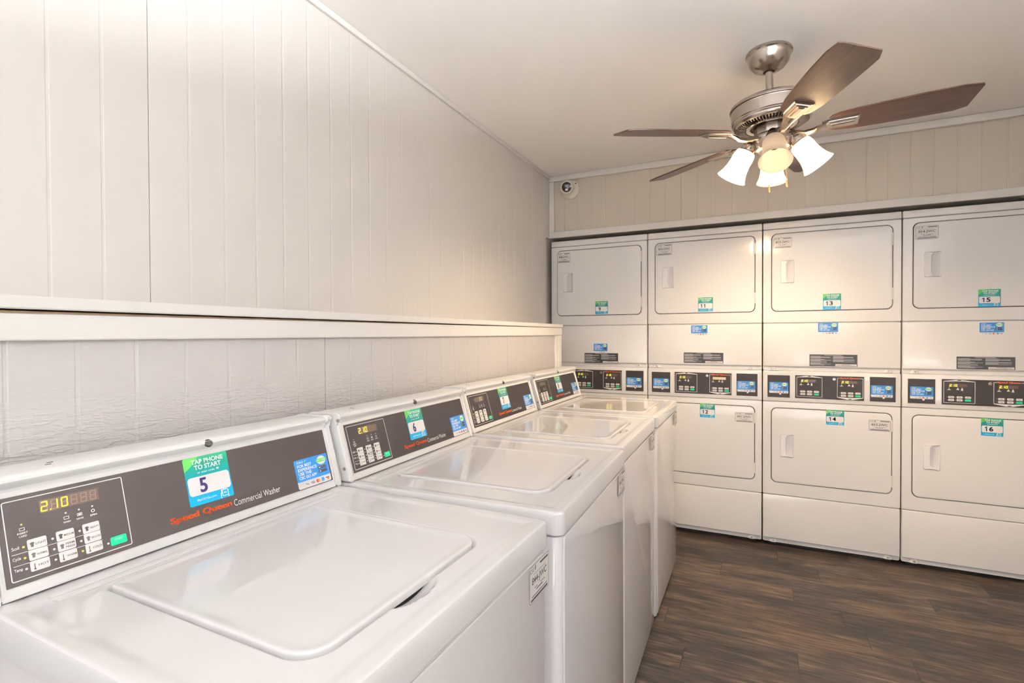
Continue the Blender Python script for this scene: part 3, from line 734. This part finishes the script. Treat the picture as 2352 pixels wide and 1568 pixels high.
        for za, zb in (((.4403, .5065), (.755, .820)) if d0 < 1 else ((1.4995, 1.567), (1.8052, 1.8758))):
            bm = bmesh.new(); lathe(bm, [(0, 0), (.0032, 0), (.0032, zb-za), (0, zb-za)], (.6545, -.0015, za), (0, 0, 1), 12); box(bm, .6505, .6545, -.0055, -.001, za+.006, zb-.006)
            add('hinge', bm, 'camwhite')
    # control fascia
    bm = bmesh.new(); slab(bm, DF, rr_pts(.0005, .8980, DW-.0005, 1.0820, .004, 4), -.012, .0035, .004)
    for a in ((.0225, .9185, .1500, 1.0605), (.1715, .9185, .5250, 1.0635), (.5460, .9185, .6730, 1.0645)):
        o = rr_pts(*a, .003, 3); i_ = inset(o, .0035); hole_plate(bm, DF, o, i_, .0033, .0060, .0010)
    add('control_fascia', bm, 'enamel_dryer')
    for a in ((.0262, .9215, .1464, 1.0570), (.5500, .9220, .6694, 1.0610)):
        bm = bmesh.new(); slab(bm, DF, rr_pts(*a, .001, 2), .002, .0042, 0); add('card_reader_cover', bm, 'black')
    cbm = bmesh.new(); slab(cbm, DF, rr_pts(.1752, .9222, .5213, 1.0598, .001, 2), .002, .0044, 0)
    pp = Print(DF, .0046, .00015); pp.bm.free(); pp.bm = cbm; pp.mats = ['black']; add('control_panel', pp, None); ci = len(P)-1
    def btn(nm, u, v, col):
        b2 = bmesh.new(); slab(b2, DF, rr_pts(u, v-.0110, u+.0248, v, .0018, 3), .0044, .0052, .0005)
        pb = Print(DF, .00525, .0001); pb.bm.free(); pb.bm = b2; pb.mats = [col]
        if nm == 'button': pb.rect(u+.005, v-.0068, u+.0198, v-.0046, 'glass_grey', 0)
        add(nm, pb, None, ci)
    for u_, dz in ((.2027, .0005), (.4090, -.0005)):
        for k in range(3): btn('button', u_+.0355*k, .9690+dz, 'cream')
        for k in range(2): btn('button', u_+.0355*k, .9535+dz, 'cream')
        btn('start_button', u_+.071, .9535+dz, 'green')
    wl = .0020
    def line(a, b, w=wl):
        a, b = Vector(a), Vector(b); d = (b-a).normalized(); n = Vector((-d.y, d.x))*w/2; pp.poly([tuple(a-n), tuple(b-n), tuple(b+n), tuple(a+n)], 'white', 0)
    # left frame peaked at the top, right frame peaked at the bottom
    l, r, b_, t_ = .1835, .3146, .9335, 1.0485
    line((l, b_), (r, b_)); line((l, b_), (l, t_)); line((r, b_), (r, t_))
    pp.poly([(l-.001, t_-.001), (r+.001, t_-.001), (r+.001, t_+.0015), (.263, 1.0570), (.235, 1.0570), (l-.001, t_+.0015)], 'white', 0); pp.poly([(l+.002, t_-.0012), (r-.002, t_-.0012), (.262, t_+.0015), (.236, t_+.0015)], 'black', 1)
    pp.disc(.249, 1.0550, .009, 'ink', 2, 16, ry=.0022)
    l, r, b_, t_ = .3911, .5165, .9375, 1.0490
    line((l, t_), (.404, t_)); line((.500, t_), (r, t_)); line((l, b_), (l, t_)); line((r, b_), (r, t_))
    pp.poly([(l-.001, b_+.001), (r+.001, b_+.001), (r+.001, b_-.0015), (.468, .9255), (.440, .9255), (l-.001, b_-.0015)], 'white', 0); pp.poly([(l+.002, b_+.0014), (r-.002, b_+.0014), (.467, b_-.0010), (.441, b_-.0010)], 'black', 1)
    pp.disc(.454, .9287, .009, 'ink', 2, 16, ry=.0022)
    for dx in (-.0005, 0, .0005): pp.text('Speed Queen', .4055+dx, 1.0435, .4970+dx, 1.0545, 'orange', 1, .022)
    for ox in (0, .206):
        # pictograms under the display
        pp.poly([(.196+ox, 1.0020), (.217+ox, 1.0020), (.211+ox, 1.0050), (.205+ox, 1.0075), (.200+ox, 1.0045)], 'tag', 0); pp.disc(.2065+ox, 1.0150, .0022, 'segdim', 0, 10); pp.rect(.2045+ox, 1.008, .2085+ox, 1.0105, 'tag', 0)
        pp.poly([(.236+ox, 1.0040), (.250+ox, 1.0040), (.243+ox, 1.0145)], 'tag', 0); pp.disc(.243+ox, 1.0165, .0014, 'tag', 0, 8)
        pp.poly([(.256+ox, 1.0000), (.266+ox, 1.0000), (.264+ox, 1.0130), (.258+ox, 1.0130)], 'tag', 0); pp.disc(.261+ox, 1.0155, .0014, 'tag', 0, 8)
        for k in range(3):
            for v in (.9635, .9480): pp.disc(.198+ox+.0355*k, v, .0014, 'tag', 0, 8)
    bm = bmesh.new(); lathe(bm, [(0, .0030), (.0030, .0030), (.0032, .0018), (.0050, .0018), (.0055, .0034), (.0085, .0032), (.0095, 0)], DF(.3755, 1.0420, .0044), (0, -1, 0), 24); add('key_lock', bm, 'steel', ci)
    return P
def make_dryer(x, label, stickers, disp2='2.10'):
    t = empty('stacked_dryer', (x, 3.516, 0), label, 'tumble dryer', 'stacked dryers along the back wall')
    if not DRY:
        P = dryer_parts(); made = []
        for nm, bm, m, ch in P:
            par = t if ch is None else made[ch]
            if isinstance(bm, Print): o = bm.done(nm, par)
            else: o = fin(nm, bm, m, par, angle=30)
            made.append(o)
        DRY['m'] = made; DRY['p'] = P; cur = made
    else:
        cur = []
        for o0, (nm, _, _, ch) in zip(DRY['m'], DRY['p']):
            o = o0.copy(); COL.objects.link(o); o.parent = t if ch is None else cur[ch]; cur.append(o)
    by = {}
    for o, (nm, _, _, ch) in zip(cur, DRY['p']): by.setdefault(nm, []).append(o)
    cp = by['control_panel'][0]
    for ux, uz, dd in ((.2041, 1.0195, '2.10'), (.4100, 1.0185, disp2)):
        p = Print(DF, .0047, .00015); glare = dd == 'glare'
        p.rect(ux, uz, ux+.078, uz+.0162, 'disp_glare' if glare else 'disp', 0)
        for i, ch in enumerate('210'): p.seven(ch, ux+.003+.0122*i, uz+.0017, .0085, .0128, 'seg' if not glare else 'segdim', 1, t=.0017)
        p.disc(ux+.0135, uz+.0025, .0010, 'seg', 1, 8)
        p.done('display', cp)
    rc = by['card_reader_cover']
    if 'rl' not in DRY:
        DRY['rl'] = app_sticker(t, DF, .0355, .9480, .1385, 1.0150, lift=.0046); DRY['rr'] = app_sticker(t, DF, .5540, .9475, .6565, 1.0145, lift=.0046)
        for k, u in (('bl', .0355+.06), ('br', .554+.06)):
            bm = bmesh.new(); slab(bm, DF, rr_pts(u-.005, .9395, u+.005, .9475, .001, 2), .0042, .0060, .0006); DRY[k] = fin('card_slot_tab', bm, 'strip', t)
    else:
        for k in ('rl', 'rr', 'bl', 'br'):
            o = DRY[k].copy(); COL.objects.link(o); o.parent = t
    doors = by['door']
    for kind, d in stickers:
        if kind == 'pu': phone_sticker(t, DF, *d[:4], d[4], sub=False, lift=.0064)
        elif kind == 'tu': id_tag(t, DF, *d[:4], d[4], lift=.0064)
        elif kind == 'app': app_sticker(t, DF, *d, lift=.0034, split=.20)
        elif kind == 'warn':
            p = Print(DF, .0034, .00018); u0, v0, u1, v1 = d; w, h = u1-u0, v1-v0
            p.rect(u0-.0015, v0-.0015, u1+.0015, v1+.0015, 'tag', 0); p.rect(u0, v0, u1, v1, 'ink', 1)
            p.rect(u0+.32*w, v0+.93*h, u0+.68*w, v0+.955*h, 'tag', 2)
            rnd = random.Random(3)
            for side, (a, b) in enumerate(((.02, .46), (.50, .97))):
                y = .84; k = 0
                while y > (.08 if side == 0 else .30):
                    L = rnd.choice((.35, .42, .30, .44)) if k % 3 else .22
                    p.rect(u0+a*w, v0+y*h, u0+min(b, a+L)*w, v0+(y+.022)*h, 'tag', 2); y -= .058 if (k+1) % 4 else .10; k += 1
            p.rect(u0+.55*w, v0+.03*h, u0+.985*w, v0+.20*h, 'tag', 2); p.rect(u0+.68*w, v0+.14*h, u0+.86*w, v0+.165*h, 'ink', 3); p.rect(u0+.58*w, v0+.06*h, u0+.95*w, v0+.085*h, 'glass_grey', 3)
            p.done('instruction_label', t)
    return t
DX0, DP = .0320-.699*2, .699
make_dryer(DX0, 'white stacked dryers with sticker 9 on the door, in the corner by the left wall',
    [('pu', (.334, 1.4545, .424, 1.5440, '9')), ('tu', (.0485, 1.8315, .149, 1.9045, '848-JWC')), ('app', (.321, 1.180, .421, 1.2460)), ('warn', (.2545, 1.109, .4955, 1.179))])
make_dryer(DX0+DP, 'white stacked dryers with stickers 11 and 12, partly behind the far washer',
    [('pu', (.3210, 1.4560, .4110, 1.5465, '11')), ('tu', (.0570, 1.8355, .1590, 1.9095, '850-JWC')), ('app', (.278, 1.3015, .378, 1.3675)), ('warn', (.2325, 1.122, .4730, 1.190)), ('pu', (.3325, .7720, .4230, .8610, '12')), ('tu', (.5410, .7565, .6480, .8170, '851-JWC'))], 'glare')
make_dryer(DX0+2*DP, 'white stacked dryers with stickers 13 and 14, below the ceiling fan',
    [('pu', (.3170, 1.4510, .4080, 1.5435, '13')), ('tu', (.0557, 1.8290, .1562, 1.8950, '852-JWC')), ('app', (.2934, 1.3055, .3946, 1.3735)), ('warn', (.2495, 1.1175, .4890, 1.1865)), ('pu', (.3350, .7740, .4255, .8600, '14')), ('tu', (.5435, .7545, .6475, .8180, '853-JWC'))])
make_dryer(DX0+3*DP, 'white stacked dryers with stickers 15 and 16, cut off at the right edge',
    [('pu', (.3250, 1.4480, .4150, 1.5395, '15')), ('tu', (.0545, 1.8250, .1574, 1.9000, '854-JWC')), ('app', (.3315, 1.2995, .4310, 1.3650)), ('warn', (.2372, 1.1165, .4757, 1.1835)), ('pu', (.3399, .7665, .4299, .8590, '16'))])

# ================================================================== SECURITY CAMERA
sc = empty('security_camera', (-1.213, BW+.0075, 2.352), 'white dome security camera on the soffit beside the corner trim', 'security camera')
bm = bmesh.new(); lathe(bm, [(0, 0), (.066, 0), (.068, .004), (.066, .012), (.060, .020), (.050, .026), (0, .026)], (0, 0, 0), (0, -1, 0), 48); fin('mounting_base', bm, 'camwhite', sc)
look = (Vector((0, 0, 1.2))-Vector((-1.2, 3.45, 2.36))); look = (look.normalized()+Vector((-.12, 0, .08))).normalized()
c0 = Vector((-.010, -.045, .008))
bm = bmesh.new(); lathe(bm, [(.0, -.052), (.025, -.046), (.044, -.028), (.0525, 0), (.050, .014), (.043, .026), (.036, .029), (.0345, .026), (0, .026)], c0, look, 48); body = fin('camera_ball', bm, 'camwhite', sc)
bm = bmesh.new(); lathe(bm, [(.0345, .0262), (.033, .030), (.02, .0335), (0, .0345)], c0, look, 36); gl = fin('lens_window', bm, 'camglass', body)
q = look.to_track_quat('Z', 'Y')
upv = Vector((0, 0, 1)); sid = look.cross(upv).normalized(); lup = sid.cross(look).normalized()
LFr = Frame(c0+look*.0348, sid, lup, look)
bm = bmesh.new(); slab(bm, LFr, rr_pts(-.015, -.002, .015, .020, .004, 4), -.003, .0004, .0003); fin('lens', bm, 'glass_grey', body)
bm = bmesh.new(); lathe(bm, [(0, .001), (.003, .001), (.004, 0)], LFr(0, .009, .0006), look, 14); fin('lens_glint', bm, 'tag', body)
bm = bmesh.new(); slab(bm, LFr, rr_pts(-.010, -.024, .010, -.010, .005, 4), -.004, .0010, .0006); fin('spotlight', bm, 'white', body)
bm = bmesh.new(); lathe(bm, [(0, .0262), (.004, .0262), (.004, .020)], (.046, 0, .034), (0, -1, 0), 12); fin('screw', bm, 'dark', sc)

# ================================================================== CEILING FAN
FX, FY = .0411, 2.351
fan = empty('ceiling_fan', (FX, FY, CZ), 'brushed nickel ceiling fan with five dark walnut blades and four glass shades', 'ceiling fan')
def fz(z): return z-CZ
bm = bmesh.new(); lathe(bm, [(0, -.0005), (.083, -.0005), (.087, -.006), (.0875, -.013), (.083, -.017), (.081, -.024), (.074, -.048), (.060, -.066), (.040, -.078), (.026, -.082), (.022, -.083), (.018, -.074), (0, -.074)], n=64); fin('canopy', bm, 'steel', fan)
bm = bmesh.new(); lathe(bm, [(0, -.07), (.0215, -.07), (.0215, -.0815), (.0, -.0815)], n=24); fin('canopy_seal', bm, 'dark', fan)
bm = bmesh.new(); lathe(bm, [(0, -.07), (.0145, -.07), (.0145, -.198), (0, -.198)], n=28); fin('downrod', bm, 'steel', fan)
MT = fz(2.262); MB_ = fz(2.205)
bm = bmesh.new(); lathe(bm, [(0, MT+.004), (.030, MT+.003), (.10, MT), (.140, MT-.006), (.152, MT-.014), (.155, MT-.022), (.1545, MT-.0255), (.148, MT-.027), (.1475, MT-.030), (.1505, MT-.032), (.1500, MT-.072), (.1475, MT-.075), (.1480, MT-.080), (.1450, MT-.083), (.1450, MT-.089), (.140, MT-.098), (.136, MT-.100), (.133, MT-.096), (0, MT-.085)], n=96); mh = fin('motor_housing', bm, 'steel', fan)
bm = bmesh.new(); lathe(bm, [(.133, MT-.0965), (.110, MT-.0985), (.075, MT-.097), (.0, MT-.096)], n=64); fin('vent_recess', bm, 'steel_dark', mh)
bm = bmesh.new()
for k in range(72):
    a = 2*PI*k/72; c, s = math.cos(a), math.sin(a); w = .0022
    def P3(r, z, t): return Vector((r*c-t*s, r*s+t*c, z))
    v = [bm.verts.new(P3(r, z, t)) for (r, z) in ((.134, MT-.0985), (.126, MT-.1055), (.100, MT-.1085), (.096, MT-.102), (.120, MT-.0995), (.132, MT-.0970)) for t in (-w, w)]
    for i in range(6):
        j = (i+1) % 6; bm.faces.new((v[2*i], v[2*j], v[2*j+1], v[2*i+1]))
    bm.faces.new([v[2*i] for i in range(6)]); bm.faces.new([v[2*i+1] for i in range(5, -1, -1)])
fin('vent_fins', bm, 'steel', mh, smooth=False)
# blade hub (octagonal collar), switch housing and light fitter
bm = bmesh.new(); lathe(bm, [(.096, MT-.1005), (.099, MT-.104), (.094, MT-.108), (.080, MT-.106), (.078, MT-.100)], n=48); fin('vent_ring', bm, 'steel', mh)
bm = bmesh.new(); lathe(bm, [(0, MT-.097), (.066, MT-.097), (.066, MT-.140), (0, MT-.140)], n=10); fin('blade_hub', bm, 'steel', fan, smooth=False)
HB = MT-.139
bm = bmesh.new(); lathe(bm, [(0, HB+.001), (.070, HB), (.0715, HB-.003), (.0715, HB-.027), (.068, HB-.032), (.067, HB-.036), (.064, HB-.058), (.050, HB-.070), (.030, HB-.078), (0, HB-.080)], n=64); lf = fin('switch_housing', bm, 'steel', fan)
bm = bmesh.new(); box(bm, -.005, .005, -.003, .003, -.003, .003); bmesh.ops.transform(bm, matrix=Matrix.Rotation(math.radians(-118), 4, 'Z') @ Matrix.Translation((0.0, .0715, 0)), verts=bm.verts[:]) ; bmesh.ops.translate(bm, verts=bm.verts[:], vec=(0, 0, HB-.014)); fin('reverse_switch', bm, 'dark', lf)
# blades: root at .17 m, tip at .66 m
BZ = fz(2.128)
BO = [(x, -y) for x, y in [(.205, -.045), (.225, -.056), (.28, -.066), (.36, -.0715), (.46, -.0755), (.56, -.078), (.600, -.078), (.640, -.064), (.657, .052), (.653, .062), (.60, .0725), (.50, .0735), (.40, .071), (.30, .066), (.235, .058), (.208, .046), (.198, .030), (.195, -.028)]][::-1]
def blade_bm():
    bm = bmesh.new(); fr = Frame((0, 0, 0), (1, 0, 0), (0, 1, 0), (0, 0, 1))
    rings(bm, fr, [(inset(BO, .0012), -.0030), (BO, -.0020), (BO, .0020), (inset(BO, .0012), .0030)]); return bm
def bracket_bm():
    bm = bmesh.new(); fr = Frame((0, 0, -.003), (1, 0, 0), (0, -1, 0), (0, 0, -1))
    o = [(.176, -.024), (.200, -.034), (.300, -.034), (.300, .034), (.200, .034), (.176, .024)]
    hs = [(0, 0), (0, .003), (.004, .006), (.008, .006), (.009, .010), (.014, .010), (.016, .0125)]
    rings(bm, fr, [(inset(o, d), h) for d, h in hs])
    # inner stepped rectangle
    r2 = [(.205, -.010), (.282, -.010), (.282, .010), (.205, .010)]
    rings(bm, fr, [(r2, .011), (r2, .0150), (inset(r2, .003), .0165)])
    return bm
def arm_bm():
    bm = bmesh.new(); L = []
    for (r, z, w, th) in ((.060, -.012, .026, .016), (.085, -.018, .020, .014), (.115, -.024, .015, .012), (.145, -.021, .015, .011), (.172, -.012, .022, .008), (.195, -.006, .030, .006)):
        L.append([bm.verts.new((r, -w, z-th/2)), bm.verts.new((r, -w*.5, z-th)), bm.verts.new((r, w*.5, z-th)), bm.verts.new((r, w, z-th/2)), bm.verts.new((r, w*.7, z+th/2)), bm.verts.new((r, -w*.7, z+th/2))])
    for a, b in zip(L, L[1:]):
        for i in range(6): bm.faces.new((a[i], a[(i+1) % 6], b[(i+1) % 6], b[i]))
    bm.faces.new(L[0][::-1]); bm.faces.new(L[-1]); return bm
BA0 = 0
proto = None
for k in range(5):
    a = math.radians(BA0+72*k+(0, 0, 0, -2.0, 1.0)[k]); Mz = Matrix.Translation((0, 0, BZ)) @ Matrix.Rotation(a, 4, 'Z'); Mt = Mz @ Matrix.Rotation(math.radians(-13), 4, 'X')
    if proto is None:
        bl = fin('blade', blade_bm(), 'blade', fan); br = fin('blade_bracket', bracket_bm(), 'steel', bl, angle=20); ar = fin('bracket_arm', arm_bm(), 'steel', bl, angle=50); proto = (bl, br, ar)
    else:
        bl = proto[0].copy(); COL.objects.link(bl); bl.parent = fan
        for s_ in proto[1:]:
            o = s_.copy(); COL.objects.link(o); o.parent = bl
    bl.matrix_local = Mt
# lamp arms, sockets, shades, bulbs
SHP = [(.0215, .003), (.030, .0), (.0365, .003), (.0400, .012), (.0420, .032), (.0435, .055), (.0465, .080), (.0520, .102), (.0595, .120), (.0635, .1265), (.0640, .1285), (.0620, .1290), (.0500, .105), (.0442, .080), (.0410, .055), (.0395, .032), (.0375, .014), (.0340, .0065), (.0215, .0058)]
SHP = [(r*.955 if z > .05 else r, z*.93) for r, z in SHP]
LA = 1.0
for k in range(4):
    a = math.radians(LA+90*k); d = Vector((math.cos(a), math.sin(a), 0)); tilt = math.radians(32)
    ax = (d*math.sin(tilt)-Vector((0, 0, 1))*math.cos(tilt)).normalized()
    base = d*.052+Vector((0, 0, HB-.030)); sock = d*.084+Vector((0, 0, HB-.030))
    bm = bmesh.new(); tube(bm, [base-d*.01, base+d*.012, sock-ax*.018, sock+ax*.002], [.016, .017, .019, .021], 16)
    lathe(bm, [(0, -.012), (.020, -.012), (.026, -.004), (.0285, .004), (.0285, .020), (.031, .023), (.031, .030), (0, .030)], sock, ax, 36); h = fin('lamp_holder', bm, 'steel', fan)
    bm = bmesh.new(); lathe(bm, SHP, sock+ax*.024, ax, 48); sh = fin('lamp_shade', bm, 'shade', fan, angle=60)
    if k != 3:
        bm = bmesh.new(); lathe(bm, [(0, .074), (.010, .0725), (.019, .067), (.0235, .058), (.0240, .050), (.0215, .040), (.016, .030), (.0135, .022), (.0135, .014), (0, .014)], sock+ax*.024, ax, 20); b_ = fin('bulb', bm, 'bulb', sh)
    else:
        bm = bmesh.new(); lathe(bm, [(.020, .0), (.020, .034), (.0165, .036), (.0155, .030), (.0155, .012), (0, .012)], sock+ax*.028, ax, 24); fin('empty_socket', bm, 'steel', sh)
for (dx, dy, z1) in ((-.020, -.062, 0), (.045, -.020, 0)):
    z0 = HB-.062; zz1 = fz(1.877 if dx < 0 else 1.897)
    bm = bmesh.new(); z = z0
    while z > zz1+.03:
        r_ = .0013; bmesh.ops.create_icosphere(bm, subdivisions=1, radius=r_, matrix=Matrix.Translation((dx, dy, z))); z -= .0032
    tube(bm, [(dx, dy, z0), (dx, dy, zz1+.028)], .0005, 5)
    ch = fin('pull_chain', bm, 'brass', fan)
    bm = bmesh.new(); lathe(bm, [(0, .031), (.002, .030), (.0028, .024), (.0022, .020), (.0040, .016), (.0046, .008), (.0042, 0), (0, -.0005)], (dx, dy, zz1), (0, 0, 1), 14); fin('pull_fob', bm, 'brass', ch)


# the fan hangs a little out of plumb on its ball joint
T = Matrix.Translation((0, 0, -.07)) @ Matrix.Rotation(math.radians(-2.7), 4, Fv) @ Matrix.Translation((0, 0, .07))
for c in fan.children:
    if not c.name.startswith('canopy'): c.matrix_basis = T @ c.matrix_basis

# added uplighter, unseen behind the camera, to brighten ceiling and room
ul = empty('added_uplight', (1.02, -.40, CZ), 'added white fill uplighter, unseen behind the camera', 'added fill light')
for x_ in (-.45, .45):
    bm = bmesh.new(); tube(bm, [(x_, 0, -.002), (x_, 0, -.76)], .0025, 8); fin('suspension_wire', bm, 'steel', ul)
bm = bmesh.new()
for a in ((-.55, .55, -.11, .11, -.80, -.76), (-.55, .55, -.11, -.095, -.76, -.715), (-.55, .55, .095, .11, -.76, -.715), (-.55, -.535, -.095, .095, -.76, -.715), (.535, .55, -.095, .095, -.76, -.715)): box(bm, *a)
fin('fill_housing', bm, 'trim', ul)
bm = bmesh.new(); box(bm, -.53, .53, -.09, .09, -.7598, -.754, .001); fin('fill_diffuser', bm, 'fill_lens', ul)
